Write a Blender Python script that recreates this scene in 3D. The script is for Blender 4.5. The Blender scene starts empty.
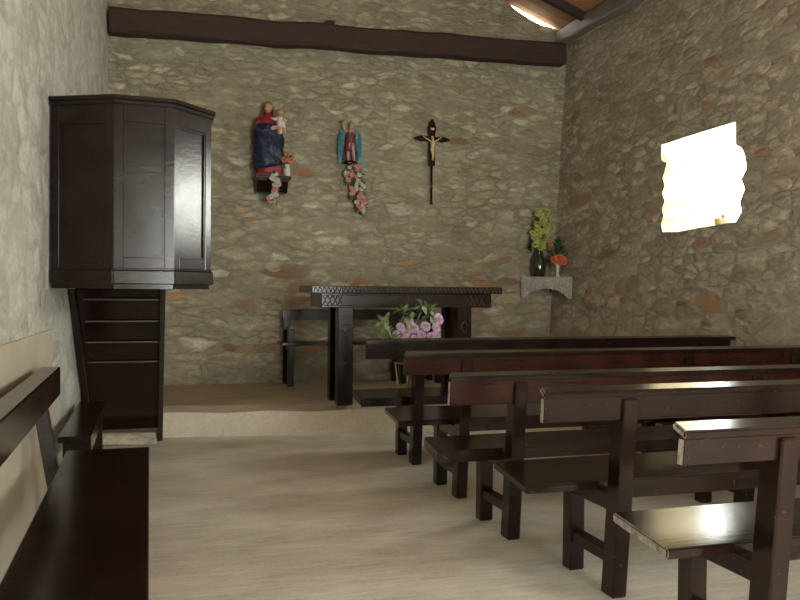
import bpy, bmesh, math, random
from math import sin, cos, pi, radians, atan
from mathutils import Vector, Matrix, noise

random.seed(7)
C = bpy.context.scene.collection
scene = bpy.context.scene

# ------------------------------------------------------------------ camera
F = 820.0
yaw = atan(250/820.); pitch = -atan(13/820.); roll = radians(.5); EYE = 1.3
fw = Vector((sin(yaw)*cos(pitch), cos(yaw)*cos(pitch), sin(pitch)))
r = Vector((cos(yaw), -sin(yaw), 0)); u = r.cross(fw)
r2 = cos(roll)*r + sin(roll)*u; u2 = -sin(roll)*r + cos(roll)*u
cam = bpy.data.cameras.new('camera'); co = bpy.data.objects.new('camera', cam); C.objects.link(co)
m = Matrix((( r2.x, u2.x, -fw.x), (r2.y, u2.y, -fw.y), (r2.z, u2.z, -fw.z))).to_4x4()
m.translation = Vector((0, 0, EYE)); co.matrix_world = m
cam.sensor_width = 36; cam.lens = 36*F/800; cam.clip_start = .05
scene.camera = co

# ------------------------------------------------------------------ light and exposure
w = bpy.data.worlds.new('sky'); scene.world = w; w.use_nodes = True
bg = w.node_tree.nodes['Background']; bg.inputs[0].default_value = (.97, 1.0, .925, 1); bg.inputs[1].default_value = 13.0
def portal(name, loc, rot, sx, sy):
    l = bpy.data.lights.new(name, 'AREA'); l.shape = 'RECTANGLE'; l.size = sx; l.size_y = sy; l.cycles.is_portal = True
    o = bpy.data.objects.new(name, l); o.location = loc; o.rotation_euler = rot; C.objects.link(o); return o
portal('window_daylight', (5.34, 6.32, 2.28), (0, radians(90), 0), .9, 1.2)
portal('added_left_window_portal', (-1.50, -1.3, 2.2), (0, radians(-90), 0), 1.3, 1.5)  # portal of the unseen left window, added to light the right wall
portal('added_near_window_portal', (5.34, .8, 2.33), (0, radians(90), 0), 1.1, 1.4)  # portal of the unseen window added beside the camera
portal('added_doorway_portal', (2.3, -2.96, 1.3), (radians(-90), 0, pi), 2.05, 2.7)  # portal of the unseen doorway added behind the camera for frontal daylight
scene.view_settings.view_transform = 'Standard'; scene.view_settings.look = 'None'
scene.view_settings.gamma = 1; scene.view_settings.use_curve_mapping = False
scene.view_settings.exposure = 1.12
scene.cycles.max_bounces = 14; scene.cycles.diffuse_bounces = 10
scene.cycles.use_denoising = True
scene.cycles.sample_clamp_indirect = 8

# ------------------------------------------------------------------ materials
class NT:
    def __init__(s, name):
        s.m = bpy.data.materials.new(name); s.m.use_nodes = True; s.t = s.m.node_tree
        s.b = s.t.nodes['Principled BSDF']; s.tc = s.t.nodes.new('ShaderNodeTexCoord')
    def n(s, t, **k):
        x = s.t.nodes.new('ShaderNode'+t)
        for a, v in k.items(): setattr(x, a, v)
        return x
    def l(s, a, b): s.t.links.new(a, b)
    def map(s, scale, src=None, loc=(0,0,0)):
        x = s.n('Mapping'); x.inputs['Scale'].default_value = scale; x.inputs['Location'].default_value = loc
        s.l(src or s.tc.outputs['Object'], x.inputs['Vector']); return x.outputs[0]
    def noise(s, vec, sc, det=4, rough=.55, out=0):
        x = s.n('TexNoise'); s.l(vec, x.inputs['Vector']); x.inputs['Scale'].default_value = sc
        x.inputs['Detail'].default_value = det; x.inputs['Roughness'].default_value = rough; return x.outputs[out]
    def ramp(s, fac, stops, interp='LINEAR'):
        x = s.n('ValToRGB'); s.l(fac, x.inputs[0]); e = x.color_ramp.elements; x.color_ramp.interpolation = interp
        while len(e) > 1: e.remove(e[-1])
        e[0].position = stops[0][0]; e[0].color = (*stops[0][1], 1)
        for p, c in stops[1:]:
            k = e.new(p); k.color = (*c, 1)
        return x.outputs[0]
    def mix(s, fac, a, b, mode='MIX'):
        x = s.n('Mix', data_type='RGBA', blend_type=mode)
        for i, v in ((0, fac), (6, a), (7, b)):
            if isinstance(v, (int, float)): x.inputs[i].default_value = v
            elif isinstance(v, tuple): x.inputs[i].default_value = (*v, 1)
            else: s.l(v, x.inputs[i])
        return x.outputs[2]
    def math(s, op, a, b=0.0):
        x = s.n('Math', operation=op)
        for i, v in enumerate((a, b)):
            if isinstance(v, (int, float)): x.inputs[i].default_value = v
            else: s.l(v, x.inputs[i])
        return x.outputs[0]
    def bump(s, h, strength, dist, prev=None):
        x = s.n('Bump'); x.inputs['Strength'].default_value = strength; x.inputs['Distance'].default_value = dist
        s.l(h, x.inputs['Height'])
        if prev: s.l(prev, x.inputs['Normal'])
        return x.outputs[0]
    def fin(s, col=None, rough=None, nor=None, **k):
        if col is not None:
            if isinstance(col, tuple): s.b.inputs['Base Color'].default_value = (*col, 1)
            else: s.l(col, s.b.inputs['Base Color'])
        if rough is not None:
            if isinstance(rough, (int, float)): s.b.inputs['Roughness'].default_value = rough
            else: s.l(rough, s.b.inputs['Roughness'])
        if nor is not None: s.l(nor, s.b.inputs['Normal'])
        for a, v in k.items(): s.b.inputs[a.replace('_', ' ')].default_value = v
        return s.m

def stone_mat(name, stops, sx, sz, mortar, mfac, bumpd, orange=True, mlo=.02, mhi=.14, ov=.9):
    s = NT(name)
    obj = s.tc.outputs['Object']
    wn = s.noise(s.map((1,1,1.8)), 4.0, 6, .68, 1)
    warp = s.n('VectorMath', operation='SCALE'); s.l(wn, warp.inputs[0]); warp.inputs['Scale'].default_value = .13
    add = s.n('VectorMath', operation='ADD'); s.l(obj, add.inputs[0]); s.l(warp.outputs[0], add.inputs[1])
    va = s.map((sx, sx, sz), add.outputs[0]); vb = s.map((sx*.55, sx*.55, sz*.55), add.outputs[0], (3.3, 1.7, 5.1))
    zz = s.n('SeparateXYZ'); s.l(obj, zz.inputs[0])
    zm = s.n('MapRange'); s.l(zz.outputs[2], zm.inputs[0]); zm.inputs[1].default_value = .6; zm.inputs[2].default_value = 3.4; zm.inputs[3].default_value = .16; zm.inputs[4].default_value = -.12
    mk = s.math('GREATER_THAN', s.math('ADD', s.noise(s.map((1,1,2.2)), 1.5, 1), zm.outputs[0]), .56)
    vec = s.mix(mk, va, vb)
    v1 = s.n('TexVoronoi', feature='F1'); v1.inputs['Scale'].default_value = 1; s.l(vec, v1.inputs['Vector']); v1.inputs['Randomness'].default_value = .8
    v2 = s.n('TexVoronoi', feature='DISTANCE_TO_EDGE'); v2.inputs['Scale'].default_value = 1; s.l(vec, v2.inputs['Vector']); v2.inputs['Randomness'].default_value = .8
    sep = s.n('SeparateColor'); s.l(v1.outputs['Color'], sep.inputs[0])
    col = s.ramp(sep.outputs[0], stops)
    big = s.noise(s.map((1,1,1.5)), 1.6, 5, .65)
    if orange: col = s.mix(s.math('MULTIPLY', s.ramp(big, [(.38,(0,0,0)), (.62,(1,1,1))]), .42), col, (.27,.205,.125), 'MIX')
    fine = s.noise(s.map((1,1,2)), 14, 6, .65)
    col = s.mix(.1, col, mortar)
    col = s.mix(ov, col, s.ramp(fine, [(.3,(.30,.30,.30)), (.7,(.75,.75,.75))]), 'OVERLAY')
    # iron-red stones, likelier low down
    if orange:
        z = s.n('SeparateXYZ'); s.l(obj, z.inputs[0])
        th = s.n('MapRange'); s.l(z.outputs[2], th.inputs[0]); th.inputs[1].default_value = .2; th.inputs[2].default_value = 2.2
        th.inputs[3].default_value = .84; th.inputs[4].default_value = .985
        red = s.math('GREATER_THAN', sep.outputs[1], th.outputs[0])
        rc = s.ramp(sep.outputs[2], [(0, (.42,.16,.045)), (.35, (.20,.09,.05)), (.7,(.40,.24,.09)), (1, (.46,.19,.05))])
        col = s.mix(s.math('MULTIPLY', red, s.ramp(fine, [(.35,(.35,.35,.35)), (.6,(.9,.9,.9))])), col, rc)
    mort = s.ramp(v2.outputs[0], [(mlo, (1,1,1)), (mhi, (0,0,0))])
    mn = s.noise(s.map((1,1,1)), 2.1, 2)
    col = s.mix(s.math('MULTIPLY', mort, mfac), col, s.mix(mn, mortar, tuple(c*.6 for c in mortar)))
    crk = s.math('MULTIPLY', s.ramp(v2.outputs[0], [(.0, (1,1,1)), (.05, (0,0,0))]), s.ramp(mn, [(.42, (0,0,0)), (.6, (1,1,1))]))
    if orange: col = s.mix(s.math('MULTIPLY', crk, .5), col, (.13,.11,.08))
    h = s.ramp(v2.outputs[0], [(0, (0,0,0)), (.25, (.6,.6,.6)), (.6, (1,1,1))], 'EASE')
    hh = s.math('ADD', h, s.math('MULTIPLY', sep.outputs[2], .35))
    n1 = s.bump(hh, .8, bumpd); n2 = s.bump(fine, .5, .02, n1)
    return s.fin(col, .93, n2)

def wood_mat(name, c1, c2, rough=.26, sc=1.0, wear=.0, coat=.0):
    s = NT(name)
    g = s.noise(s.map((3*sc, 3*sc, 3*sc)), 2.0, 3)
    st = s.noise(s.map((2, 30, 30)), 1.6, 5, .6)
    fac = s.mix(.5, st, g)
    col = s.ramp(fac, [(.3, c1), (.7, c2)])
    spk = s.noise(s.map((1,1,1)), 60, 3, .7)
    if wear:
        col = s.mix(s.math('MULTIPLY', s.ramp(spk, [(.66,(0,0,0)), (.74,(1,1,1))]), wear), col, (.25,.22,.19))
    ro = s.n('MapRange'); s.l(g, ro.inputs[0]); ro.inputs[3].default_value = rough*.75; ro.inputs[4].default_value = rough*1.4
    n = s.bump(st, .22, .0025)
    return s.fin(col, ro.outputs[0], n, Coat_Weight=coat, Coat_Roughness=.22, Specular_IOR_Level=.4)

def plain(name, c, rough=.6, var=.25, sc=30, **k):
    s = NT(name); n = s.noise(s.map((1,1,1)), sc, 3)
    lo = tuple(x*(1-var) for x in c); hi = tuple(min(1, x*(1+var)) for x in c)
    return s.fin(s.ramp(n, [(.3, lo), (.7, hi)]), rough, s.bump(n, .2, .003), **k)

M = {}
M['stone'] = stone_mat('rubble_stone', [(0,(.24,.215,.155)), (.35,(.33,.30,.215)), (.6,(.42,.38,.265)), (.82,(.38,.355,.28)), (.94,(.50,.455,.32)), (1,(.62,.58,.46))], 4.9, 13.5, (.33,.305,.22), .75, .024, mlo=.02, mhi=.20)
M['stone_right'] = stone_mat('rubble_stone_small', [(0,(0.285,0.247,0.181)), (.3,(0.400,0.361,0.276)), (.6,(0.496,0.447,0.343)), (1,(0.647,0.591,0.457))], 5.4, 12.5, (0.409,0.381,0.305), .7, .012, mlo=.0, mhi=.25)
M['white'] = stone_mat('limewashed_stone', [(0,(.40,.40,.34)), (.4,(.50,.50,.44)), (1,(.58,.58,.52))], 4.0, 7.0, (.46,.46,.40), .5, .016, ov=.45, orange=False)
M['jamb'] = stone_mat('window_reveal_stone', [(0,(.38,.30,.15)), (1,(.60,.52,.34))], 4.0, 7.0, (.50,.42,.25), .6, .03, orange=False)
M['lintel'] = plain('pale_lintel', (.75,.72,.66), .8)
M['dado'] = plain('beige_plaster', (.47,.42,.33), .9, .08, 3)
def floor_mat(name, base, dark):
    s = NT(name)
    n1 = s.noise(s.map((.9, 1.6, 1)), 1.6, 5, .6); n2 = s.noise(s.map((3, 22, 1)), 1.3, 4, .65); n3 = s.noise(s.map((1,1,1)), 45, 3)
    f = s.mix(.4, n1, n2)
    col = s.ramp(f, [(.38, dark), (.60, base)])
    col = s.mix(.25, col, s.ramp(n3, [(.3,(.3,.3,.3)), (.7,(.7,.7,.7))]), 'OVERLAY')
    return s.fin(col, .72, s.bump(n2, .3, .01, s.bump(n3, .2, .004)))
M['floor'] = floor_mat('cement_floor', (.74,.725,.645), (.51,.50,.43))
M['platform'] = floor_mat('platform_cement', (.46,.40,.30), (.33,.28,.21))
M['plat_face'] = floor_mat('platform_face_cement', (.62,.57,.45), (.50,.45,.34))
M['wood'] = wood_mat('dark_varnished_wood', (.006,.0028,.0022), (.024,.009,.0065), .17, wear=.35)
M['wood_red'] = wood_mat('reddish_varnished_wood', (.014,.004,.0025), (.050,.014,.008), .17, wear=.25)
M['wood_pulpit'] = wood_mat('pulpit_wood', (.008,.004,.0035), (.020,.010,.009), .20, wear=.15)
M['wood_grey'] = wood_mat('scuffed_and_lit_dark_wood', (.02,.015,.013), (.045,.034,.03), .35, wear=.4)  # scuffed wood; its paler tone also paints lit edges on the stair treads
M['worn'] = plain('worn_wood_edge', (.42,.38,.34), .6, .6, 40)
M['carve'] = wood_mat('carved_wood', (.028,.016,.012), (.06,.038,.03), .35)
M['beam'] = wood_mat('rough_tie_beam', (.026,.014,.011), (.07,.038,.03), .75, coat=0)
M['roofwood'] = wood_mat('brown_roof_boards', (.34,.16,.07), (.55,.30,.14), .6, coat=0)
M['plate'] = wood_mat('grey_wall_plate', (.15,.13,.12), (.26,.23,.21), .6, coat=0)
M['skin'] = plain('painted_skin', (.50,.28,.17), .5); M['hair'] = plain('painted_gold_brown_hair', (.28,.13,.045), .5)
M['red'] = plain('painted_red', (.27,.02,.022), .5); M['blue'] = plain('painted_blue', (.03,.045,.10), .4, .85, 30)
M['dkred'] = plain('painted_dark_red', (.16,.025,.03), .5); M['teal'] = plain('painted_turquoise', (.06,.27,.31), .55, .3)
M['gold'] = plain('painted_gold', (.42,.20,.06), .4); M['pinkgrey'] = plain('painted_pinkish_grey', (.36,.28,.28), .5)
M['chalk'] = plain('white_paint', (.62,.60,.54), .6); M['bone'] = plain('ivory_figure', (.60,.47,.26), .45)
M['petal_w'] = plain('white_petals', (.60,.58,.50), .7); M['petal_p'] = plain('pink_red_petals', (.66,.27,.27), .7)
M['petal_o'] = plain('orange_petals', (.62,.16,.06), .7); M['petal_s'] = plain('salmon_petals', (.60,.22,.13), .7)
M['petal_m'] = plain('lilac_pink_petals', (.66,.48,.64), .7, .35, 90); M['petal_y'] = plain('yellow_green_petals', (.42,.46,.12), .7)
M['green'] = plain('leaf_green', (.07,.14,.04), .6, .4, 20); M['dkgreen'] = plain('dark_leaf_green', (.025,.06,.025), .6)
M['palegreen'] = plain('variegated_leaf', (.24,.32,.15), .6, .6, 25)
M['glass'] = plain('dark_green_glass', (.02,.03,.018), .08, Coat_Weight=1.0)
M['cloth'] = plain('lace_cloth', (.40,.385,.35), .9, .45, 70); M['wire'] = plain('brass_wire', (.35,.29,.14), .4, Metallic=.6)
M['basket'] = plain('woven_basket', (.10,.07,.035), .8, .5, 60)

# ------------------------------------------------------------------ mesh helpers
def box(bm, x0, x1, y0, y1, z0, z1, bev=0.0, rot=None, seg=1, jit=0, mi=None):
    r = bmesh.ops.create_cube(bm, size=1)
    vs = r['verts']
    for v in vs:
        v.co = Vector((x0+(v.co.x+.5)*(x1-x0), y0+(v.co.y+.5)*(y1-y0), z0+(v.co.z+.5)*(z1-z0)))
        if jit: v.co += Vector((random.uniform(-jit,jit), random.uniform(-jit,jit), random.uniform(-jit,jit)))
    if rot: bmesh.ops.transform(bm, matrix=rot, verts=vs)
    if mi is not None:
        fs = {f for v in vs for f in v.link_faces}
        for f in fs: f.material_index = mi
    if bev:
        es = list({e for v in vs for e in v.link_edges})
        r = bmesh.ops.bevel(bm, geom=es, offset=bev, segments=seg, profile=.6, affect='EDGES', clamp_overlap=True)
    return vs
def quadbox(bm, p, thick, bev=0):
    """prism from a 4+ point polygon p (list of Vector), extruded by vector thick"""
    a = [bm.verts.new(Vector(q)) for q in p]; b = [bm.verts.new(Vector(q)+Vector(thick)) for q in p]
    n = len(p); fs = [bm.faces.new(a[::-1]), bm.faces.new(b)]
    for i in range(n): fs.append(bm.faces.new((a[i], a[(i+1)%n], b[(i+1)%n], b[i])))
    bmesh.ops.recalc_face_normals(bm, faces=fs)
    if bev: bmesh.ops.bevel(bm, geom=list({e for f in fs for e in f.edges}), offset=bev, segments=1, affect='EDGES', clamp_overlap=True)
    return a+b
def loft(bm, rings, n=20, fold=0, nf=7, cap=True, ph=0):
    """rings: (cx,cy,cz,rx,ry) horizontal ellipses"""
    prev = None; first = None
    for k, (cx, cy, cz, rx, ry) in enumerate(rings):
        vs = []
        for i in range(n):
            a = 2*pi*i/n; q = 1+fold*sin(nf*a+ph+k*.25)
            vs.append(bm.verts.new((cx+rx*q*cos(a), cy+ry*q*sin(a), cz)))
        if prev:
            for i in range(n): bm.faces.new((prev[i], prev[(i+1)%n], vs[(i+1)%n], vs[i]))
        else: first = vs
        prev = vs
    if cap: bm.faces.new(prev); bm.faces.new(first[::-1])
def tube(bm, pts, rads, n=8, flat=1.0):
    pts = [Vector(p) for p in pts]
    if isinstance(rads, (int, float)): rads = [rads]*len(pts)
    prev = first = None
    for k, p in enumerate(pts):
        d = (pts[min(k+1, len(pts)-1)]-pts[max(k-1, 0)]).normalized()
        up = Vector((0,1,0)) if abs(d.y) < .9 else Vector((1,0,0))
        a = d.cross(up).normalized(); b = a.cross(d)
        vs = [bm.verts.new(p+a*rads[k]*cos(2*pi*i/n)+b*rads[k]*flat*sin(2*pi*i/n)) for i in range(n)]
        if prev:
            for i in range(n): bm.faces.new((prev[i], prev[(i+1)%n], vs[(i+1)%n], vs[i]))
        else: first = vs
        prev = vs
    bm.faces.new(prev); bm.faces.new(first[::-1])
def ball(bm, c, rx, ry=None, rz=None, sub=2, rough=0):
    r = bmesh.ops.create_icosphere(bm, subdivisions=sub, radius=1)
    ry = ry or rx; rz = rz or rx
    for v in r['verts']:
        k = 1+rough*noise.noise(v.co*3+Vector(c)*9)
        v.co = Vector((c[0]+v.co.x*rx*k, c[1]+v.co.y*ry*k, c[2]+v.co.z*rz*k))
def leaf(bm, base, d, length, width, droop=.3):
    base = Vector(base); d = Vector(d).normalized()
    side = d.cross(Vector((0,0,1)));
    if side.length < .1: side = d.cross(Vector((0,1,0)))
    side.normalize(); up = side.cross(d)
    rows = []
    for t, wd in ((0,.12), (.3,.85), (.6,1), (.85,.55), (1,.04)):
        c = base+d*length*t-Vector((0,0,1))*droop*length*t*t
        rows.append([bm.verts.new(c-side*width*.5*wd+up*width*.12*wd), bm.verts.new(c), bm.verts.new(c+side*width*.5*wd+up*width*.12*wd)])
    low = [[bm.verts.new(v.co-up*.0015) for v in rw] for rw in rows]
    for k in range(4):
        for j in range(2):
            bm.faces.new((rows[k][j], rows[k][j+1], rows[k+1][j+1], rows[k+1][j]))
            bm.faces.new((low[k][j], low[k+1][j], low[k+1][j+1], low[k][j+1]))
def bloom(bm, c, R, layers=4, seed=0, face=Vector((0,-1,.35))):
    """a ruffled flower head: rings of small curved petals around a core"""
    rnd = random.Random(seed); c = Vector(c)
    q = face.normalized().to_track_quat('Z', 'Y')
    ball(bm, c, R*.42, R*.42, R*.42, 1)
    for L in range(layers):
        el = radians(12+70*L/max(1, layers-1)); cnt = 8-L
        for k in range(cnt):
            a = 2*pi*(k+.5*L)/cnt+rnd.uniform(-.15,.15)
            d = Vector((cos(a)*cos(el), sin(a)*cos(el), sin(el)*.9))
            t = Vector((-sin(a), cos(a), 0)); wd = R*(.48-.06*L); ln = R*(1-.12*L)
            pts = []
            for s_, ww, lift in ((.25,.5,0), (.65,1,.08), (1,.8,.0+rnd.uniform(-.1,.16))):
                o = d*ln*s_+Vector((0,0,lift*R))
                pts.append([bm.verts.new(c+q@(o-t*wd*ww*.9+Vector((0,0,.08*R)))), bm.verts.new(c+q@(o-Vector((0,0,.04*R)))), bm.verts.new(c+q@(o+t*wd*ww*.9+Vector((0,0,.08*R))))])
            for i in range(2):
                for j in range(2): bm.faces.new((pts[i][j], pts[i][j+1], pts[i+1][j+1], pts[i+1][j]))
def obj(name, bm, mats, parent=None, smooth=False, loc=None):
    me = bpy.data.meshes.new(name)
    bm.normal_update(); bm.to_mesh(me); bm.free()
    if not isinstance(mats, (list, tuple)): mats = [mats]
    for x in mats: me.materials.append(x)
    if smooth:
        for p in me.polygons: p.use_smooth = True
    o = bpy.data.objects.new(name, me); C.objects.link(o)
    if parent: o.parent = parent
    if loc: o.location = loc
    return o
def B(): return bmesh.new()
def thing(name, label, cat, loc=(0,0,0), rz=0, group=None):
    o = bpy.data.objects.new(name, None); C.objects.link(o); o.location = loc; o.rotation_euler = (0,0,rz)
    o.empty_display_size = .1
    o['label'] = label; o['category'] = cat
    if group: o['group'] = group
    return o
def tag(o, label, cat, group=None):
    o['label'] = label; o['category'] = cat
    if group: o['group'] = group
    return o
def struct(name, bm, mats, label=None):
    o = obj(name, bm, mats); o['kind'] = 'structure'
    if label: o['label'] = label
    return o

# ------------------------------------------------------------------ the shell
YB = 8.9; YR = -2.6
def lx(y): return -.42+(y-8.9)*.042             # left wall face, slightly skew
def rx(z): return 4.60+.055*(z-.8)              # right wall face, battered
bm = B(); box(bm, -1.2, 5.4, YR-.6, 7.3, -.2, 0); struct('floor', bm, M['floor'])

# platform with a slightly uneven front
bm = B()
n = 14; top = []; bot = []; back = []
yf = lambda x: 7.25-.125*(x)+.012*sin(x*9)
xs = [-.5+5.2*i/n for i in range(n+1)]
ft = [bm.verts.new((x, yf(x)+.15+random.uniform(-.006,.006), .25)) for x in xs]
fm_ = [bm.verts.new((x, yf(x)+.03+.01*sin(x*5), .205+.008*sin(x*7+1))) for x in xs]
fb = [bm.verts.new((x, yf(x), 0)) for x in xs]
bt = [bm.verts.new((x, 9.2, .25)) for x in xs]
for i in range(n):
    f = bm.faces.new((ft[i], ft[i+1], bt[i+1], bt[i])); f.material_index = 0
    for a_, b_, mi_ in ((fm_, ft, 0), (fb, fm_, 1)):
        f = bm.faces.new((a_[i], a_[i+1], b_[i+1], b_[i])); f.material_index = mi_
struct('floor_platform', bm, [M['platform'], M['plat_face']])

# ridge and roof planes
SL = .37; XRG = 2.05
zc = lambda x: 4.41+SL*(4.65-x) if x > XRG else 4.41+SL*(4.65-XRG)-SL*(XRG-x)
# back wall with gable (front outline, extruded back)
bm = B()
pts = [(-1.2,-.2), (5.4,-.2), (5.4,4.1), (4.75,4.375), (4.63,4.405), (4.56,4.42), (4.45,4.43), (4.32,4.475), (4.2,4.53), (4.1,4.585), (4.0,4.655), (3.93,zc(3.93)), (XRG,zc(XRG)), (-1.2,zc(-1.2))]
quadbox(bm, [(x, YB, z) for x, z in pts], (0,.3,0)); struct('wall_back', bm, M['stone'])

def pane_wall(face, outline, hole, depth, uref, extra=()):
    """a wall slab: outline and hole in (u,z); face(u,z,d) gives the 3D point at depth d"""
    bm = B()
    for d, flip in ((0, False), (depth, True)):
        es = []
        for loop in (outline, hole, *extra):
            vs = [bm.verts.new(face(u_, z_, d)) for u_, z_ in loop]
            for i in range(len(vs)): es.append(bm.edges.new((vs[i], vs[(i+1)%len(vs)])))
            if loop is hole: hv = vs
            if extra and loop is extra[0]: ev = vs
        bmesh.ops.triangle_fill(bm, use_beauty=True, edges=es)
        if d == 0: h0 = hv; e0 = ev if extra else None
        else: h1 = hv; e1 = ev if extra else None
    nn = len(h0)
    for i in range(nn):
        f = bm.faces.new((h0[i], h0[(i+1)%nn], h1[(i+1)%nn], h1[i]))
        ym = (hole[i][1]+hole[(i+1)%nn][1])/2
        f.material_index = 2 if (uref and ym > uref) else 1
    if extra:
        k = len(e0)
        for i in range(k): bm.faces.new((e0[i], e0[(i+1)%k], e1[(i+1)%k], e1[i])).material_index = 1
    bmesh.ops.recalc_face_normals(bm, faces=bm.faces)
    return bm
# window outline (y,z) on the right wall, irregular stone jambs
random.seed(3)
hole = [(6.74,1.845), (6.5,1.83), (6.2,1.85), (5.9,1.86), (5.72,1.87), (5.66,1.95), (5.69,2.03), (5.64,2.13), (5.69,2.22), (5.63,2.30), (5.66,2.40), (5.70,2.47), (5.78,2.52), (5.80,2.715)]
hole += [(6.3,2.705), (6.84,2.69), (6.84,2.60), (6.81,2.53), (6.74,2.50), (6.76,2.43), (6.79,2.36), (6.75,2.29), (6.78,2.21), (6.73,2.14), (6.77,2.07), (6.74,2.0), (6.77,1.93)]
def rface(y, z, d):
    k = d/.62
    if d and 5.5 < y < 7 and 1.7 < z < 2.8:        # the opening narrows a little to the outside
        z = 2.30+(z-2.30)*(1-.16*k) + .02; y = 6.30+(y-6.30)*(1-.02*k)
    return (rx(z)+d, y, z)
outl = [(YR-.3,-.2), (YB+.3,-.2), (YB+.3,4.22), (YR-.3,4.22)]
added_side_window = [(.15, 1.85), (1.45, 1.85), (1.45, 2.8), (.15, 2.8)]   # unseen window added beside the camera for extra daylight
bm = pane_wall(rface, outl, hole, .62, 2.62, (added_side_window,))
# jamb faces get more points so the reveal is lumpy
struct('wall_right', bm, [M['stone_right'], M['jamb'], M['lintel']])
added_left_window = [(-2.0, 1.6), (-.6, 1.6), (-.6, 2.8), (-2.0, 2.8)]     # unseen window behind the camera, added to brighten the right wall
bm = pane_wall(lambda y, z, d: (lx(y)-d, y, z), [(YR-.3,-.2), (YB+.1,-.2), (YB+.1,4.4), (YR-.3,4.4)], added_left_window, .5, None); struct('wall_left', bm, [M['white']]*3)
# rear wall, behind the camera, with an unseen doorway added for frontal daylight
added_doorway = [(1.35,.01), (3.25,.01), (3.25,2.6), (1.35,2.6)]
bm = pane_wall(lambda x, z, d: (x, YR-d, z), [(-1.2,-.2), (5.4,-.2), (5.4,4.3), (XRG,5.4), (-1.2,4.3)], added_doorway, .35, None); struct('wall_rear', bm, [M['stone_right']]*3)

# roof: two board slopes
bm = B()
for sgn, x0, x1 in ((1, XRG, 5.3), (-1, XRG, -1.3)):
    k = 0; y = YR-.5
    while y < 8.92:
        y1 = min(y+.17, 8.93); gap = .006
        quadbox(bm, [(x0, y, zc(XRG)), (x1, y, zc(XRG)-SL*abs(x1-XRG)), (x1, y1-gap, zc(XRG)-SL*abs(x1-XRG)), (x0, y1-gap, zc(XRG))], (0,0,.03)); y += .17
    quadbox(bm, [(x0-.0*sgn, YR-.5, zc(XRG)+.035), (x1, YR-.5, zc(XRG)+.035-SL*abs(x1-XRG)), (x1, 8.93, zc(XRG)+.035-SL*abs(x1-XRG)), (x0, 8.93, zc(XRG)+.035)], (0,0,.06))
struct('ceiling', bm, M['roofwood'])
# beige plaster dado low on the left wall
bm = B(); quadbox(bm, [(lx(.5), .5, 0), (lx(5.35), 5.35, 0), (lx(5.30), 5.30, 1.03), (lx(.5), .5, 1.03)], (.012,0,0), .003); struct('trim_1', bm, M['dado'])

# ------------------------------------------------------------------ timber of the roof
def rough_beam(p0, p1, hw, hh, segs=24, amp=.012, seed=0):
    bm = B(); p0 = Vector(p0); p1 = Vector(p1); d = (p1-p0).normalized(); sd = d.cross(Vector((0,0,1))).normalized(); up = sd.cross(d)
    prof = [(-1,-.8),(-.8,-1),(.8,-1),(1,-.8),(1,.8),(.8,1),(-.8,1),(-1,.8)]
    prev = first = None
    for k in range(segs+1):
        c = p0.lerp(p1, k/segs); t = k*.35+seed*11
        wob = up*noise.noise(Vector((t,0,3)))*amp*1.5
        vs = [bm.verts.new(c+wob+sd*hw*a*(1+.1*noise.noise(Vector((t,i*3.1,1))))+up*(hh*b+amp*noise.noise(Vector((t*1.7,i*2.3,5))))) for i, (a, b) in enumerate(prof)]
        if prev:
            for i in range(8): bm.faces.new((prev[i], prev[(i+1)%8], vs[(i+1)%8], vs[i]))
        else: first = vs
        prev = vs
    bm.faces.new(prev); bm.faces.new(first[::-1]); bmesh.ops.recalc_face_normals(bm, faces=bm.faces)
    return bm
t = thing('tie_beam', 'long dark rough timber tie beam crossing the end wall above the statues', 'beam', (2.1, 8.77, 3.985))
obj('timber', rough_beam((-2.5,0,-.045), (2.56,0,.075),   .09, .123, 30, .012, 2), M['beam'], t)
bm = B(); box(bm, -.30,-.20,-.05,.05,.1,.185,.006, jit=.006); obj('wooden_peg', bm, M['beam'], t)
tag(obj('wall_plate', rough_beam((4.695,-2.5,4.285), (4.695,8.88,4.285), .075, .08, 40, .012, 4), M['plate']), 'grey timber wall plate along the top of the right wall under the roof', 'beam')
raf = rough_beam((0,0,0), (-2.66,0,2.66*SL), .035, .045, 12, .008, 7)
ys = [8.25, 7.35, 6.45, 5.55]
rlab = ['dark roof rafter nearest the end wall, rising from the grey wall plate', None, None, None]
ro = obj('roof_rafter', raf, M['beam'], loc=(4.72, ys[0], 4.41-.075-.02)); tag(ro, rlab[0], 'rafter')
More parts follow.
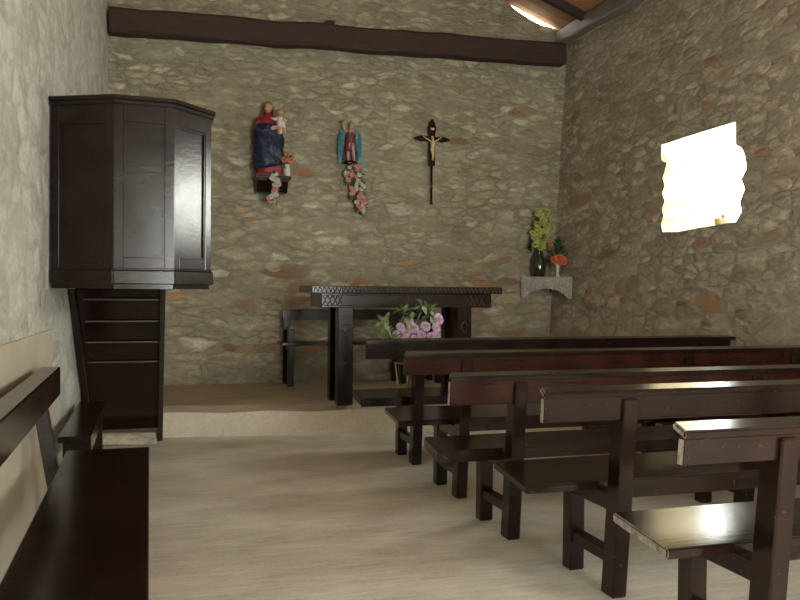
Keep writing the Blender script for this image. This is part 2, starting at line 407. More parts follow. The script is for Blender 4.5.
# ------------------------------------------------------------------ pews
def post(bm, x, y, z1, lean, s=.040, d=.04, z0=0):
    vs = box(bm, x-s, x+s, y-d, y+d, z0, z1, .006)
    for v in bm.verts: v.co.y -= lean*(v.co.z/.85)
def mark_end(bm, axis, sign, mi):
    for f in bm.faces:
        if f.normal[axis]*sign > .9 : f.material_index = mi
def make_pew(name, label, row, xpost, xcap, xseat, L, worn=0, xmid=3.3, seat_far=.5, seat_near=.09, mat='wood', ymat=None, group=None, shelf_skew=.04, seat_t=.036, plank_h=.10, xr=4.60, zs=1.0, apron=True):
    t = thing(name, label, 'pew', (xpost, row, 0), 0, group)
    W = M[mat]; W2 = M[ymat or mat]; X = lambda x: x-xpost
    xr_ = X(xr); t.scale = (1, 1, zs)
    posts = [0, X(xmid), X(4.28)]
    for px in posts:
        bm = B(); post(bm, px, 0, .836, .078, s=.035, d=.048); obj('rear_post', bm, W, t)
        bm = B(); box(bm, px-.038, px+.038, .31, .385, 0, .43, .006); obj('leg', bm, W, t)
        bm = B(); box(bm, px-.028, px+.028, .0, .37, .13, .185, .005); obj('stretcher', bm, W, t)
        bm = B(); box(bm, px-.03, px+.03, -.03, .44, .355, .428, .005); obj('seat_bearer', bm, W, t)
    # seat plank, its end slightly skewed
    bm = B(); vs = box(bm, X(xseat), xr_, seat_near, seat_far, .462-seat_t, .462)
    for v in bm.verts:
        if v.co.x < 0 and v.co.y < .3: v.co.x -= shelf_skew
        v.co.z += .035*(v.co.y-.22)
    bmesh.ops.bevel(bm, geom=bm.edges[:], offset=.006, segments=2, affect='EDGES')
    bm.normal_update()
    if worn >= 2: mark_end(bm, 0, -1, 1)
    obj('seat', bm, [W, M['worn']], t)
    bm = B(); box(bm, 0.0, xr_-.02, seat_near+.015, seat_near+.045, .462-seat_t-.055, .462-seat_t+.002, .004)
    if apron: obj('seat_apron', bm, W2, t)
    else: bm.free()
    # back rail plank in front of the posts and the broad ledge on top
    bm = B(); box(bm, X(xcap)-shelf_skew+.006, xr_-.02, -.108, -.076, .848-plank_h, .848, .003)
    for v in bm.verts: v.co.y += (.842-v.co.z)*.1
    bm.normal_update()
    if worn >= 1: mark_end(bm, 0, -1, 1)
    obj('back_rail', bm, [W2, M['worn']], t)
    bm = B(); box(bm, X(xcap), xr_+.03, -.114, .0, .852, .878)
    for v in bm.verts:
        if v.co.x < 0 and v.co.y < -.06: v.co.x -= shelf_skew
        v.co.z += .085*(v.co.y+.05)
    bmesh.ops.bevel(bm, geom=bm.edges[:], offset=.007, segments=2, affect='EDGES'); bm.normal_update()
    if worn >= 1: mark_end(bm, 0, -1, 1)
    obj('book_ledge', bm, [W, M['worn']], t)
    return t
G = 'dark wooden pews facing the altar'
make_pew('church_pew', 'dark wooden pew in the front row, nearest the altar and lilac flowers', 5.72, 1.87, 1.50, 1.52, 3, 0, 3.5, .52, group=G, xr=4.56, zs=1.05, seat_t=.06, apron=False)
make_pew('church_pew', 'dark wooden pew in the second row, its thick ledge starting below the lilac flowers', 4.74, 1.84, 1.48, 1.51, 3, 0, 3.42, .55, mat='wood', ymat='wood_red', group=G, zs=1.035)
make_pew('church_pew', 'reddish dark pew in the middle row, with worn pale left rail end', 3.90, 1.80, 1.455, 1.47, 3, 1, 3.25, .44, ymat='wood_red', group=G, seat_t=.065, apron=False, zs=.985, plank_h=.125)
make_pew('church_pew', 'dark pew directly in front of the nearest one, low stretcher joining its left legs', 3.05, 1.89, 1.535, 1.56, 3, 1, 3.3, .52, group=G, zs=1.015)
make_pew('church_pew', 'nearest dark pew at lower right, seat end worn pale and shining in window light', 2.17, 1.885, 1.545, 1.635, 3, 2, 3.3, .48, group=G, shelf_skew=.04, zs=1.012, plank_h=.082)

# long bench along the left wall (faces right)
t = thing('wall_bench', 'long dark bench with a plank backrest along the left wall in the foreground', 'bench', (-.42, 4.55, 0))
for y in (-.12, -2.25, -3.3):
    for x in (.36,):
        bm = B(); box(bm, x-.035, x+.035, y-.035, y+.035, 0, .415, .005); obj('leg', bm, M['wood'], t)
    bm = B()
    vs = box(bm, -.02, .045, y-.035, y+.035, 0, .82, .005)
    for v in bm.verts: v.co.x -= .13*max(0, v.co.z-.40)/.4
    obj('rear_post', bm, M['wood_grey'], t)
    bm = B(); box(bm, .0, .36, y-.028, y+.028, .34, .41, .004); obj('seat_bearer', bm, M['wood'], t)
bm = B(); box(bm, .01, .42, -3.45, -.01, .405, .44, .005, seg=2); obj('seat', bm, M['wood'], t)
bm = B(); vs = box(bm, -.125, -.03, -3.45, .10, .715, .865, .006); obj('back_rail', bm, M['wood'], t)
# small low bench beyond it
t = thing('low_bench', 'small narrow dark bench by the left wall in front of the pulpit stair', 'bench', (-.40, 5.6, 0))
bm = B(); box(bm, -.09, .085, -.68, .78, .41, .445, .006, seg=2); obj('seat', bm, M['wood'], t)
for y, l in ((-.5, -.05), (.62, .12)):
    bm = B(); vs = box(bm, -.08, .075, y-.02, y+.02, 0, .41, .004)
    for v in bm.verts: v.co.y += l*(1-v.co.z/.41)
    obj('leg', bm, M['wood'], t)
bm = B(); box(bm, .05, .07, -.5, .66, .30, .41, .003); obj('apron', bm, M['wood'], t)

# ------------------------------------------------------------------ pulpit
t = thing('pulpit', 'dark panelled wooden pulpit with angled sides hanging on the left wall', 'pulpit', (0, 5.5, 1.27))
base = [(lx(5.22)+.01, 5.235), (-.205, 5.05), (.135, 5.07), (.368, 5.345), (.368, 5.85), (.12, 6.08), (lx(6.08)+.01, 6.08)]
cen = Vector((-.1, 5.55))
def off(poly, d):
    """offset the open polyline outward by d (wall ends stay on the wall)"""
    out = []; n = len(poly)
    for i, p in enumerate(poly):
        p = Vector(p); ns = []
        for a, b in ((i-1, i), (i, i+1)):
            if a < 0 or b >= n: continue
            e = (Vector(poly[b])-Vector(poly[a])).normalized(); ns.append(Vector((e.y, -e.x)))
        nn = sum(ns, Vector((0,0)))/len(ns)
        k = d/max(.4, nn.length**2); out.append(p+nn*k)
    return out
def ring(bm, poly, dout, din, z0, z1, bev=.004):
    o = off(poly, dout); i_ = off(poly, -din); n = len(poly)
    for k in range(n-1):
        quadbox(bm, [(o[k].x, o[k].y-5.5, z0-1.27), (o[k+1].x, o[k+1].y-5.5, z0-1.27), (i_[k+1].x, i_[k+1].y-5.5, z0-1.27), (i_[k].x, i_[k].y-5.5, z0-1.27)], (0,0,z1-z0), bev)
# cornice: two stepped rings
bm = B(); ring(bm, base, .026, .05, 2.375, 2.40); ring(bm, base, .014, .04, 2.35, 2.376); obj('cornice', bm, M['wood_pulpit'], t)
bm = B(); ring(bm, base, .015, .05, 1.302, 1.385, .006); ring(bm, base, .006, .04, 1.384, 1.398); obj('base_moulding', bm, M['wood_pulpit'], t)
bm = B()
q = off(base, -.01); quadbox(bm, [(p.x, p.y-5.5, 1.275-1.27) for p in q], (0,0,.03)); obj('floor_board', bm, M['wood'], t)
for k in range(len(base)-1):
    a = Vector(base[k]); b = Vector(base[k+1]); e = (b-a); Ln = e.length; e.normalize(); nrm = Vector((e.y, -e.x))
    def P(s_, d, z): q = a+e*s_+nrm*d; return (q.x, q.y-5.5, z-1.27)
    def slab(bm, s0, s1, z0, z1, d0, d1, bev=.003): quadbox(bm, [P(s0,d0,z0), P(s1,d0,z0), P(s1,d1,z0), P(s0,d1,z0)], (0,0,z1-z0), bev)
    bm = B(); st = .055
    slab(bm, 0, st, 1.385, 2.352, -.03, 0); slab(bm, Ln-st, Ln, 1.385, 2.352, -.03, 0)
    slab(bm, st-.002, Ln-st+.002, 2.25, 2.352, -.03, -.001); slab(bm, st-.002, Ln-st+.002, 1.385, 1.46, -.03, -.001)
    pn = obj('side_frame', bm, M['wood_pulpit'], t)
    bm = B(); slab(bm, st-.004, Ln-st+.004, 1.455, 2.255, -.028, -.016, 0)
    # moulding around the sunk panel
    for (s0, s1, z0, z1) in ((st, st+.010, 1.46, 2.25), (Ln-st-.010, Ln-st, 1.46, 2.25), (st+.01, Ln-st-.01, 1.46, 1.470), (st+.01, Ln-st-.01, 2.24, 2.25)):
        slab(bm, s0, s1, z0, z1, -.018, -.006, 0)
    obj('sunk_panel', bm, M['wood_pulpit'], pn)
# stair
t = thing('pulpit_stair', 'steep dark wooden stair rising behind and under the pulpit', 'stair', (-.22, 7.2, 0))
sx0, sx1 = -.255, .325
def sy(z): return -(z/1.25)*1.12
for x in (sx0, sx1-.035):
    xt = x-.055 if x < 0 else x
    bm = B(); quadbox(bm, [(x, .10, 0), (x, -.10, 0), (xt, sy(1.25)-.10, 1.268), (xt, sy(1.25)+.10, 1.268)], (.035,0,0), .004)
    obj('stringer', bm, M['wood_grey'] if x > 0 else M['wood'], t)
for i in range(7):
    z = .24+.16*i
    bm = B(); box(bm, sx0+.03, sx1-.03, sy(z)-(.012 if i > 2 else -.03), sy(z)+.16, z-.012, z, .002); obj('tread', bm, M['wood_grey'], t)  # paler wood colour stands in for light caught on the tread edges
bm = B(); quadbox(bm, [(sx0+.034, sy(.11)-.0, .11), (sx1-.036, sy(.11), .11), (sx1-.036, sy(1.262), 1.262), (sx0-.02, sy(1.262), 1.262)], (0,.012,.012))
obj('back_boards', bm, M['wood'], t)
bm = B(); box(bm, -.20, .275, -.17, .12, 0, .095, .02, seg=2, jit=.012)
tag(obj('stone_block', bm, M['stone_right'], loc=(-.22, 7.15, 0)), 'flat grey stone block on the floor at the foot of the pulpit stair', 'stone')

# ------------------------------------------------------------------ altar
PZ = .25
t = thing('altar_table', 'dark carved wooden altar table on the raised platform', 'altar', (2.17, 7.3, PZ))
bm = B(); box(bm, -.835, .95, -.31, .33, .992, 1.055, .006, seg=2); obj('table_top', bm, M['wood'], t)
bm = B(); box(bm, -.74, .865, -.26, -.215, .865, .992, .005); obj('apron', bm, M['wood'], t)
bm = B(); box(bm, -.74, .865, .22, .26, .865, .992, .005); obj('apron', bm, M['wood'], t)
for x in (-.74, .83):
    bm = B(); box(bm, x, x+.035, -.22, .225, .865, .992, .004); obj('apron', bm, M['wood'], t)
legs = []
for x, y in ((-.52,-.20), (.60,-.20), (-.52,.13), (.60,.13)):
    bm = B(); box(bm, x-.07, x+.07, y-.055, y+.055, 0, .87, .006)
    lg = obj('leg', bm, M['wood'], t); legs.append((lg, x, y))
    if y < 0:
        for zc_ in (.42, .69):
            bm = B()
            for a in range(4):
                ang = pi/2*a; p = Vector((x+.035*cos(ang), y-.057, zc_+.055*sin(ang))); q = Vector((x+.035*cos(ang+pi/2), y-.057, zc_+.055*sin(ang+pi/2)))
                tube(bm, [p, q], .004, 5)
            obj('diamond_carving', bm, M['carve'], lg)
def zigzag(bm, x0, x1, y, z0, z1, n, rad, both=True):
    d = (x1-x0)/n
    for i in range(n):
        x = x0+d*i
        tube(bm, [(x, y, z0), (x+d/2, y, z1)], rad, 5); tube(bm, [(x+d/2, y, z1), (x+d, y, z0)], rad, 5)
        if both: tube(bm, [(x, y, z1), (x+d/2, y, z0)], rad, 5); tube(bm, [(x+d/2, y, z0), (x+d, y, z1)], rad, 5)
bm = B(); zigzag(bm, -.82, .93, -.311, 1.0, 1.048, 46, .0035, False); obj('zigzag_carving', bm, M['carve'], t)
bm = B()
for xa in (-.64, .08, .70):
    zigzag(bm, xa-.09, xa+.09, -.262, .885, .975, 2, .004)
tube(bm, [(-.72,-.262,.975),(.85,-.262,.975)], .003, 5); tube(bm, [(-.72,-.262,.882),(.85,-.262,.882)], .003, 5)
obj('diamond_carving', bm, M['carve'], t)

# bench behind the altar
t = thing('altar_bench', 'dark wooden bench with backrest behind the altar against the end wall', 'bench', (2.0, 8.6, PZ))
for x in (-.60, .62):
    bm = B(); box(bm, x-.035, x+.035, .14, .20, 0, .80, .005); obj('rear_post', bm, M['wood'], t)
    bm = B(); box(bm, x-.028, x+.035, -.14, -.08, 0, .60 if x < 0 else .46, .005); obj('leg', bm, M['wood'], t)
    bm = B(); box(bm, x-.02, x+.02, -.1, .16, .38, .44, .004); obj('seat_bearer', bm, M['wood'], t)
bm = B(); box(bm, -.70, 1.05, -.16, .15, .43, .468, .005); obj('seat', bm, M['wood'], t)
bm = B(); box(bm, -.65, 1.05, .11, .142, .69, .80, .005); obj('back_rail', bm, M['wood'], t)
bm = B(); box(bm, 1.0, 1.06, -.14, -.08, 0, .44, .005); obj('leg', bm, M['wood'], t)
bm = B(); box(bm, 1.0, 1.06, .14, .20, 0, .80, .005); obj('rear_post', bm, M['wood'], t)

# ------------------------------------------------------------------ flowers before the altar
FX, FY = 2.085, 6.62
t = thing('flower_stand', 'thin brass wire plant stand behind the front pew', 'plant stand', (FX, FY, 0))
for k in range(3):
    a = 2*pi*k/3+1.2
    bm = B(); tube(bm, [(.10*cos(a),.10*sin(a),0), (.07*cos(a),.07*sin(a),.35), (.11*cos(a),.11*sin(a),.66)], .006, 6); obj('leg', bm, M['wire'], t)
for z, R_ in ((.66,.11), (.35,.07)):
    bm = B(); tube(bm, [(R_*cos(2*pi*i/20), R_*sin(2*pi*i/20), z) for i in range(21)], .005, 5)
    if z > .5:
      for a in range(4): tube(bm, [(-.11*cos(a*pi/4), -.11*sin(a*pi/4), .655), (.11*cos(a*pi/4), .11*sin(a*pi/4), .655)], .004, 5)
    obj('ring', bm, M['wire'], t)
bm = B(); loft(bm, [(0,0,.664,.075,.075), (0,0,.72,.10,.10), (0,0,.80,.115,.115), (0,0,.815,.12,.12), (0,0,.80,.10,.10)], 20)
tag(obj('flower_pot', bm, M['basket'], loc=(FX, FY, 0), smooth=True), 'brown pot on the wire stand holding the lilac flowers', 'flower pot')
t = thing('flower_arrangement', 'lilac pink carnations with pale green leaves in front of the altar', 'flowers', (FX, FY, .79))
spots = [(-.09,.155,.045),(.0,.20,.05),(.03,.14,.055),(.115,.155,.055),(.19,.145,.05),(.235,.215,.06),(-.03,.10,.05),(.085,.085,.05),(.15,.07,.05),(-.10,.085,.05),(.21,.075,.045),(.03,.05,.045),(-.05,.04,.05),(.10,.02,.05)]
stm = B()
for i, (x, z, R_) in enumerate(spots):
    y = -.09+.03*((i*7)%4)
    x = x*1.12+.01; z += .02
    bm = B(); bloom(bm, (x,y,z), R_*.84, 4, i, Vector((x*1.5,-1,.5))); obj('carnation', bm, M['petal_m'], t)
    tube(stm, [(0,0,-.07), (x*.5,y*.4,z*.4), (x,y,z-.01)], .004, 5)
rnd = random.Random(5)
for bx_, bz_, n_, sp in ((-.22,.24,12,.08), (-.20,.13,11,.07), (-.04,.30,10,.055), (.13,.33,14,.07), (.20,.31,12,.075), (.02,.25,8,.05), (-.13,.06,8,.07)):
    tube(stm, [(0,0,-.07), (bx_*.5,.02,bz_*.5), (bx_,-.02,bz_)], .004, 5)
    for k in range(n_):
        a = rnd.uniform(0, 2*pi); d = Vector((cos(a), rnd.uniform(-.8,.2), sin(a)+.35))
        b = Vector((bx_+rnd.uniform(-.03,.03), -.02+rnd.uniform(-.03,.03), bz_+rnd.uniform(-.04,.03)))
        leaf(stm, b, d, rnd.uniform(.075,.11), rnd.uniform(.04,.055), .15)
obj('foliage', stm, M['palegreen'], t)

# ------------------------------------------------------------------ statue of the mother and child
t = thing('wall_bracket', 'dark wooden bracket on the end wall under the statue of the mother and child', 'bracket', (1.235, 8.9, 2.29))
bm = B(); box(bm, -.19, .19, -.26, .005, .135, .17, .005); box(bm, -.175, .175, -.24, .005, .115, .137, .004); obj('shelf_board', bm, M['wood'], t)
bm = B(); quadbox(bm, [(-.165,.0,.0), (-.165,-.14,.0), (-.165,-.225,.117), (-.165,.0,.117)], (.33,0,0), .006); obj('corbel', bm, M['wood'], t)
SX, SY, SZ = 1.195, 8.735, 2.465
t = thing('madonna_statue', 'painted statue of a woman in red dress and blue mantle carrying a child', 'statue', (SX, SY, SZ)); t.scale = (.97, .9, .955)
bm = B(); loft(bm, [(.01,0,0,.145,.10), (.01,0,.06,.14,.10), (.0,0,.2,.125,.09), (0,0,.4,.11,.08), (0,0,.50,.105,.075), (0,0,.58,.115,.072), (0,0,.63,.105,.065), (-.005,0,.655,.06,.045), (-.005,0,.68,.033,.033), (-.005,0,.70,.03,.03)], 30, .045, 9)
obj('red_dress', bm, M['red'], t, True)
bm = B()   # mantle: open wrap of draped cloth, its hem lifting to the right
N = 26
rows = []
for k in range(12):
    s_ = k/11; row = []
    for i in range(N+1):
        a = radians(-200+i*(220)/N)      # front and sides
        f_ = i/N
        hem = .05+.13*f_**2
        z = hem+(.555-hem)*s_
        R1 = .165-.012*s_+.006*sin(a*9+s_*5); R2 = .128+.018*s_+.006*sin(a*9+s_*5)
        diag = .010*sin((z*38)+a*3)
        row.append(bm.verts.new(((R1+diag)*cos(a), (R2+diag)*sin(a), z)))
    rows.append(row)
for k in range(11):
    for i in range(N): bm.faces.new((rows[k][i], rows[k][i+1], rows[k+1][i+1], rows[k+1][i]))
bmesh.ops.solidify(bm, geom=bm.faces[:], thickness=.012)
obj('blue_mantle', bm, M['blue'], t, True)
bm = B(); ball(bm, (-.008,-.01,.745), .046, .05, .06, 3)
ball(bm, (-.008,-.062,.742), .009, .010, .014, 1)   # nose
tube(bm, [(-.028,-.056,.722), (-.008,-.060,.719), (.012,-.056,.722)], .004, 5)
for sx_ in (-1,1): ball(bm, (-.008+sx_*.018,-.052,.755), .008,.006,.005,1)
tube(bm, [(-.005,0,.68), (-.006,-.003,.71)], .027, 10)
hd = obj('head', bm, M['skin'], t, True)
bm = B()
N = 22; prev = None
for k in range(9):       # long hair shell open to the face
    z = .815-.019*k*1.25; q = min(1, .45+k*.22)
    if k > 5: q = 1.0+.02*(k-5)
    vs = [bm.verts.new((-.008+.056*q*cos(radians(-35+i*250/N)), .006+.055*q*sin(radians(-35+i*250/N)), z)) for i in range(N+1)]
    if prev:
        for i in range(N): bm.faces.new((prev[i], prev[i+1], vs[i+1], vs[i]))
    else: bm.faces.new(vs)
    prev = vs
bmesh.ops.solidify(bm, geom=bm.faces[:], thickness=.008)
ball(bm, (-.008,.004,.785), .05, .05, .035, 2)
obj('hair', bm, M['hair'], t, True)
bm = B()
ub = B(); tube(ub, [(-.095,0,.625), (-.112,-.01,.58), (-.128,-.03,.53)], [.034,.037,.036], 10); obj('upper_sleeve', ub, M['red'], t, True)
tube(bm, [(-.125,-.03,.54), (-.125,-.04,.52), (-.09,-.09,.47), (.0,-.14,.495)], [.033,.032,.028,.020], 10)
tube(bm, [(.09,0,.61), (.115,-.03,.53), (.12,-.09,.50), (.07,-.15,.505)], [.034,.032,.028,.020], 10)
obj('sleeves', bm, M['blue'], t, True)
bm = B()
for hx, hy, hz, dx in ((.015,-.165,.50,1), (.06,-.17,.51,-1)):
    ball(bm, (hx,hy,hz), .017,.011,.02, 2)
    for f_ in range(4): tube(bm, [(hx,hy,hz+.012-.008*f_), (hx+dx*.02,hy-.006,hz+.014-.009*f_), (hx+dx*.032,hy+.002,hz+.012-.009*f_)], [.005,.0045,.003], 5)
    tube(bm, [(hx,hy,hz+.012), (hx+dx*.008,hy-.008,hz+.03)], [.005,.003], 5)
obj('hands', bm, M['skin'], t, True)
# child
bm = B(); loft(bm, [(.115,-.115,.455,.05,.038), (.115,-.11,.50,.055,.042), (.12,-.10,.54,.05,.042), (.115,-.10,.60,.045,.038), (.112,-.10,.635,.03,.025), (.112,-.10,.645,.016,.016)], 16, .05, 6)
tube(bm, [(.08,-.11,.625), (.045,-.13,.605), (.02,-.13,.615)], [.018,.016,.012], 8); tube(bm, [(.145,-.11,.625), (.165,-.13,.60), (.16,-.15,.585)], [.018,.016,.012], 8)
ch = obj('child_robe', bm, M['chalk'], t, True)
bm = B(); ball(bm, (.115,-.105,.685), .033,.034,.038, 2); ball(bm, (.115,-.139,.682), .006,.006,.008,1); ball(bm, (.008,-.132,.617), .011,.01,.011,1); ball(bm, (.158,-.157,.58), .011,.01,.011,1)
tube(bm, [(.10,-.12,.52), (.09,-.155,.50), (.095,-.15,.44)], [.02,.017,.012], 8); tube(bm, [(.135,-.12,.52), (.14,-.155,.50), (.14,-.15,.45)], [.02,.017,.012], 8)
tube(bm, [(.10,-.12,.52), (.115,-.10,.53), (.115,-.10,.60), (.115,-.10,.67)], [.016,.03,.03,.015], 8); tube(bm, [(.135,-.12,.52), (.115,-.10,.56), (.118,-.11,.62), (.155,-.15,.59)], [.016,.02,.014,.010], 8)
tube(bm, [(.115,-.10,.62), (.06,-.12,.61), (.01,-.132,.617)], [.012,.011,.010], 8); tube(bm, [(.115,-.11,.68),(.115,-.138,.682)], .005, 6)
obj('child_body', bm, M['skin'], t, True)
bm = B(); ball(bm, (.115,-.095,.70), .036,.035,.033, 2, .2); obj('child_hair', bm, M['gold'], t, True)
bm = B(); box(bm, -.14, .15, -.10, .10, -.005, .012, .003); obj('plinth', bm, M['dkred'], t)

# small vase on the bracket
VX, VY, VZ = 1.385, 8.69, 2.461
bm = B(); loft(bm, [(0,0,0,.025,.025), (0,0,.02,.034,.034), (0,0,.06,.036,.036), (0,0,.10,.022,.022), (0,0,.125,.03,.03), (0,0,.12,.022,.022)], 16)
tag(obj('vase', bm, M['chalk'], loc=(VX,VY,VZ), smooth=True), 'small white vase beside the statue of the mother and child', 'vase')
t = thing('orange_flowers', 'salmon orange flowers in the small white vase beside the mother and child', 'flowers', (VX, VY, VZ+.12))
fb_ = B()
for i, (x, y, z, R_) in enumerate(((-.035,-.02,.05,.034), (.03,-.03,.045,.035), (0,0,.09,.03), (.05,0,.085,.028), (-.05,0,.09,.025))):
    bm = B(); bloom(bm, (x,y,z), R_, 3, i); obj('flower', bm, M['petal_s'], t); tube(fb_, [(0,0,-.08), (x,y,z)], .003, 5)
for k in range(12):
    a = k*2.4; leaf(fb_, (0,0,.02), (cos(a), -.3, 1+.6*sin(a*3)), .12, .025, .1)
obj('foliage', fb_, M['green'], t)

def garland(name, label, pts, cols, loc, R0, ncol, gmat='green', seed=1, lw=.03):
    t = thing(name, label, 'flowers', loc); rnd = random.Random(seed); fo = B()
    tube(fo, [(p[0], p[1]+.02, p[2]) for p in pts], .004, 5)
    for i in range(ncol):
        s_ = i/(ncol-1)*(len(pts)-1); k = min(int(s_), len(pts)-2); f_ = s_-k
        a = Vector(pts[k][:3]).lerp(Vector(pts[k+1][:3]), f_); wd = pts[k][3]*(1-f_)+pts[k+1][3]*f_
        p = a+Vector((rnd.uniform(-wd,wd), rnd.uniform(-.02,.01), rnd.uniform(-.02,.02)))
        bm = B(); bloom(bm, p, R0*rnd.uniform(.75,1.15), 3, i+seed); obj('flower', bm, M[cols[rnd.randrange(len(cols))]], t)
        for q in range(4):
            an = rnd.uniform(0, 2*pi); leaf(fo, p+Vector((rnd.uniform(-.02,.02),.015,0)), (cos(an), -.2, sin(an)-.2), lw*2, lw*.8, .2)
    obj('foliage', fo, M[gmat], t); return t
garland('flower_garland', 'white flower spray with a few pink blooms hanging over the dark bracket', [(.0,0,0,.03), (-.0,-.005,-.12,.055), (-.03,0,-.28,.035)], ['petal_w','petal_w','petal_w','petal_p'], (1.235, 8.60, 2.455), .027, 26, seed=4)

# ------------------------------------------------------------------ statue of the archangel
AX, AY, AZ = 2.10, 8.80, 2.645
t = thing('angel_statue', 'small painted statue of an armoured winged figure with one arm raised', 'statue', (AX, AY, AZ))
bm = B(); loft(bm, [(0,0,0,.085,.06), (0,0,.02,.08,.055), (0,0,.035,.055,.04)], 16, .08, 5); obj('plinth', bm, M['wood'], t, True)
bm = B()     # body: legs, torso, neck, head, arms in one mesh
tube(bm, [(-.03,-.02,.035), (-.035,-.02,.10), (-.025,-.015,.17), (-.015,-.01,.22)], [.013,.018,.022,.028], 8)
tube(bm, [(.035,-.03,.035), (.025,-.035,.10), (.02,-.025,.17), (.015,-.01,.22)], [.013,.018,.022,.028], 8)
loft(bm, [(0,0,.21,.045,.032), (0,0,.27,.04,.03), (0,0,.33,.052,.035), (0,0,.36,.045,.03), (0,0,.375,.018,.018), (0,-.003,.40,.016,.016)], 14)
tube(bm, [(-.045,0,.35), (-.075,-.01,.37), (-.085,-.015,.44)], [.018,.015,.011], 8)
tube(bm, [(.045,0,.35), (.07,-.02,.30), (.045,-.06,.28)], [.018,.015,.011], 8)
ball(bm, (-.086,-.016,.452), .012); ball(bm, (.04,-.066,.278), .012); ball(bm, (.008,-.008,.425), .025,.026,.03, 2); ball(bm, (.008,-.034,.422), .005,.005,.007,1)
obj('body', bm, M['pinkgrey'], t, True)
bm = B(); loft(bm, [(0,.005,.13,.082,.05), (0,.004,.20,.062,.042), (0,0,.25,.048,.036), (0,0,.30,.054,.038), (0,0,.345,.05,.034)], 24, .06, 8); obj('tunic', bm, M['dkred'], t, True)
bm = B(); quadbox(bm, [(-.055,.04,.34), (.055,.04,.34), (.075,.045,.05), (.0,.05,.02), (-.075,.045,.05)], (0,.012,0), .003); obj('cloak', bm, M['dkred'], t)
for s_ in (-1, 1):
    bm = B(); x_ = lambda v: s_*v
    quadbox(bm, [(x_(.045),.02,.34), (x_(.075),.03,.395), (x_(.11),.025,.37), (x_(.132),.02,.28), (x_(.135),.02,.12), (x_(.125),.02,-.01), (x_(.095),.02,.0), (x_(.075),.02,.16), (x_(.06),.02,.28)], (0,.022,0), .005)
    wg = obj('wing', bm, M['teal'], t)
    bm = B()
    for k in range(4): tube(bm, [(x_(.075+.012*k),.016,.34), (x_(.09+.012*k),.014,.20), (x_(.085+.011*k),.016,.08)], .004, 5)
    obj('feathers', bm, M['teal'], wg, True)
bm = B(); ball(bm, (.008,.003,.437), .03,.03,.026, 2, .2); tube(bm, [(-.02,-.01,.445), (.008,-.026,.452), (.034,-.01,.445)], .006, 6); ball(bm, (.008,0,.468), .012,.012,.016,1); obj('helmet', bm, M['gold'], t, True)
bm = B(); tube(bm, [(-.115,-.02,.44), (-.05,-.02,.49)], .005, 6); tube(bm, [(-.10,-.02,.485),(-.07,-.02,.445)], .004, 6); ball(bm, (-.088,-.02,.47), .02,.014,.014,2); obj('raised_weapon', bm, M['gold'], t, True)
garland('flower_garland', 'pink and white flower spray hanging below the winged statue', [(.02,0,.05,.03), (0,0,-.06,.09), (.03,0,-.20,.095), (.075,0,-.35,.06), (.10,0,-.46,.015)], ['petal_p','petal_p','petal_w','petal_w'], (2.13, 8.80, 2.60), .027, 46, seed=9, lw=.036)

# ------------------------------------------------------------------ crucifix
t = thing('crucifix', 'dark wooden crucifix with pale figure mounted on a thin staff on the end wall', 'crucifix', (3.06, 8.86, 2.26))
bm = B(); prof = [(-.038,.42), (.038,.42), (.038,.78), (.05,.85), (.03,.915), (0,.955), (-.03,.915), (-.05,.85), (-.038,.78)]
quadbox(bm, [(x, 0, z) for x, z in prof], (0,-.025,0), .004); up_ = obj('upright', bm, M['wood'], t)
bm = B(); prof = [(-.09,.697), (.09,.697), (.13,.690), (.175,.702), (.228,.725), (.175,.748), (.13,.760), (.09,.753), (-.09,.753), (-.13,.760), (-.175,.748), (-.228,.725), (-.175,.702), (-.13,.690)]
quadbox(bm, [(x, -.002, z) for x, z in prof], (0,-.026,0), .004); obj('crossbar', bm, M['wood'], t)
bm = B(); tube(bm, [(.0,-.012,.0), (0,-.012,.45)], .013, 10); ball(bm, (0,-.012,.0), .018,.018,.02); obj('staff', bm, M['wood'], t, True)
bm = B()
tube(bm, [(0,-.045,.48), (.004,-.05,.54), (-.006,-.05,.60)], [.010,.016,.022], 10)
loft(bm, [(-.004,-.048,.595,.026,.018), (0,-.046,.63,.020,.015), (0,-.046,.67,.028,.018), (0,-.046,.695,.024,.016), (0,-.047,.705,.010,.010), (0,-.05,.72,.009,.009)], 12)
for s_ in (-1,1):
    tube(bm, [(s_*.02,-.046,.69), (s_*.06,-.042,.715), (s_*.10,-.036,.74)], [.010,.008,.006], 8)
    ball(bm, (s_*.106,-.036,.744), .009,.006,.007,1)
ball(bm, (-.008,-.058,.735), .015,.016,.019, 2)
obj('figure', bm, M['bone'], t, True)
bm = B(); box(bm, -.022, .022, -.034, -.026, .825, .85, .002); obj('title_plaque', bm, M['bone'], t)

# ------------------------------------------------------------------ corner shelf with lace cloth and vases
A0 = Vector((4.21, 8.87, 1.30)); D0 = Vector((.40, -.50, 0)); LN = D0.length; D0.normalize(); N0 = Vector((-D0.y*-1, D0.x*-1, 0)).normalized()
N0 = Vector((-.78, -.625, 0))      # towards the room
t = thing('corner_shelf', 'small shelf in the right corner of the end wall under a lace cloth', 'shelf', A0)
bm = B(); quadbox(bm, [(.015,0,.10), (.395,-.475,.10), (.395,0,.10)], (0,0,.03)); obj('shelf_board', bm, M['wood'], t)
bm = B(); quadbox(bm, [(.34,-.06,-.04), (.37,-.02,-.04), (.37,-.02,.10), (.20,-.22,.10)], (.02,.015,0)); obj('shelf_bracket', bm, M['wood'], t)
bm = B(); K = 24
rows = [[bm.verts.new((.40-.02*(1-i/K), -.0-.50*max(0, i/K-.9)*0, .1335)) for i in range(K+1)]]
rows = []
crn = Vector((.405, .0, .1335))
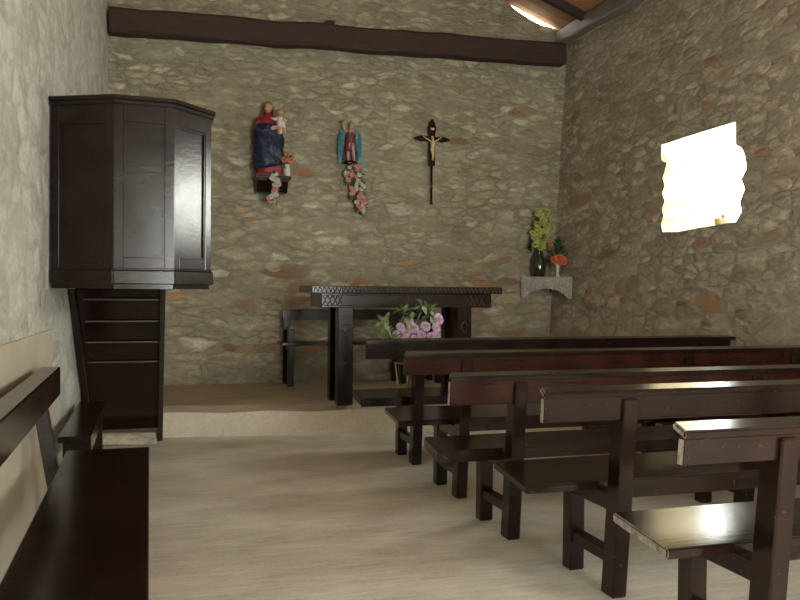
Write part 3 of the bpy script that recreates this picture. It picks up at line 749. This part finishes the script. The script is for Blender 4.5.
for q in (0.02, .5, 1.0): rows.append([bm.verts.new(crn.lerp(D0*LN*(i/K)+N0*.008+Vector((0,0,.1335)), q)) for i in range(K+1)])
rows.append([bm.verts.new(D0*LN*(i/K)+N0*.016+Vector((0,0,.122))) for i in range(K+1)])
for q in (.33, .66, 1.0):
    r_ = []
    for i in range(K+1):
        u_ = (i/K-.5)*2
        drop = .235-.11*max(0, 1-(u_/.78)**2)**.5+.010*abs(sin(i*1.57))
        r_.append(bm.verts.new(D0*LN*(i/K)+N0*(.018+.008*sin(i*1.1)*q)+Vector((0,0,.122-q*drop))))
    rows.append(r_)
for k in range(len(rows)-1):
    for i in range(K): bm.faces.new((rows[k][i], rows[k][i+1], rows[k+1][i+1], rows[k+1][i]))
tag(obj('lace_cloth', bm, M['cloth'], loc=A0), 'greyish white lace cloth with scalloped hem draped over the corner shelf', 'cloth')
GX, GY, GZ = 4.385, 8.775, 1.436
bm = B(); loft(bm, [(0,0,0,.065,.065), (0,0,.03,.078,.078), (0,0,.12,.086,.086), (0,0,.20,.078,.078), (0,0,.255,.05,.05), (0,0,.285,.04,.04), (0,0,.30,.05,.05), (0,0,.28,.035,.035)], 28, .02, 14)
tag(obj('vase', bm, M['glass'], loc=(GX,GY,GZ), smooth=True), 'dark green glass vase on the lace-covered corner shelf', 'vase')
t = thing('tall_flowers', 'tall yellow green flower spray in the dark green glass vase', 'flowers', (GX, GY, GZ+.30))
fo = B(); rnd = random.Random(12)
for i in range(30):
    z = .04+.42*(i/29); wd = .085 if z < .2 else .095
    x = rnd.uniform(-wd, wd)+(.02 if z > .25 else -.0); y = rnd.uniform(-.08,.01)
    bm = B(); bloom(bm, (x,y,z), .036, 3, i, Vector((x*3,-1,.2))); obj('flower', bm, M['petal_y'], t); tube(fo, [(0,0,-.12), (x*.4,y*.5,z*.5), (x,y,z)], .003, 5)
obj('stems', fo, M['green'], t)
fo = B()
for i in range(26):
    s_ = -1 if i % 2 else 1
    leaf(fo, (s_*rnd.uniform(.05,.10), rnd.uniform(0,.04), rnd.uniform(-.02,.20)), (s_*.6, -.2, rnd.uniform(-.2,1)), .09, .035, .2)
obj('foliage', fo, M['dkgreen'], t)
WX, WY, WZ = 4.535, 8.60, 1.436
bm = B(); loft(bm, [(0,0,0,.03,.03), (0,0,.01,.03,.03), (0,0,.03,.014,.014), (0,0,.06,.016,.016), (0,0,.12,.03,.03), (0,0,.165,.036,.036), (0,0,.15,.028,.028)], 18)
tag(obj('vase', bm, M['chalk'], loc=(WX,WY,WZ), smooth=True), 'slim white vase on the corner shelf, right of the dark green vase', 'vase')
t = thing('orange_flowers', 'orange flowers with dark leaves in the slim white vase on the corner shelf', 'flowers', (WX, WY, WZ+.16))
fo = B()
for i, (x, y, z) in enumerate(((-.065,-.02,.03), (-.02,-.05,.055), (.035,-.04,.05), (.08,-.02,.025), (0,-.06,.015), (.04,-.06,.01), (0,0,.085), (-.10,0,.20))):
    bm = B(); bloom(bm, (x,y,z), .042 if i < 7 else .03, 3, i); obj('flower', bm, M['petal_o'], t); tube(fo, [(0,0,-.1), (x,y,z)], .003, 5)
for k in range(24):
    a = k*2.4; leaf(fo, (rnd.uniform(-.02,.05), 0, .05+.008*k), (cos(a)*.7, -.3, .7), .12, .035, .25)
obj('foliage', fo, M['dkgreen'], t)

# dried plant on the window sill
t = thing('dried_plant', 'small dried plant in a clay pot on the bright window sill', 'plant', (4.98, 6.30, 1.86))
bm = B(); loft(bm, [(0,0,0,.05,.05), (0,0,.07,.07,.07), (0,0,.085,.07,.07)], 16); obj('pot', bm, plain('clay', (.45,.38,.28), .8), t, True)
bm = B()
for k in range(26):
    a = k*2.4; leaf(bm, (0,0,.07), (cos(a), sin(a), .8+.5*sin(k)), .12, .02, .3)
obj('foliage', bm, M['gold'], t)

# remaining rafters (each its own timber)
for y, lab in zip(ys[1:], ('second roof rafter from the end wall, above the right wall', 'third roof rafter from the end wall, above the right wall', 'fourth roof rafter from the end wall, above the right wall')):
    c = ro.copy(); C.objects.link(c); c.location = (4.72, y, ro.location.z); c['label'] = lab
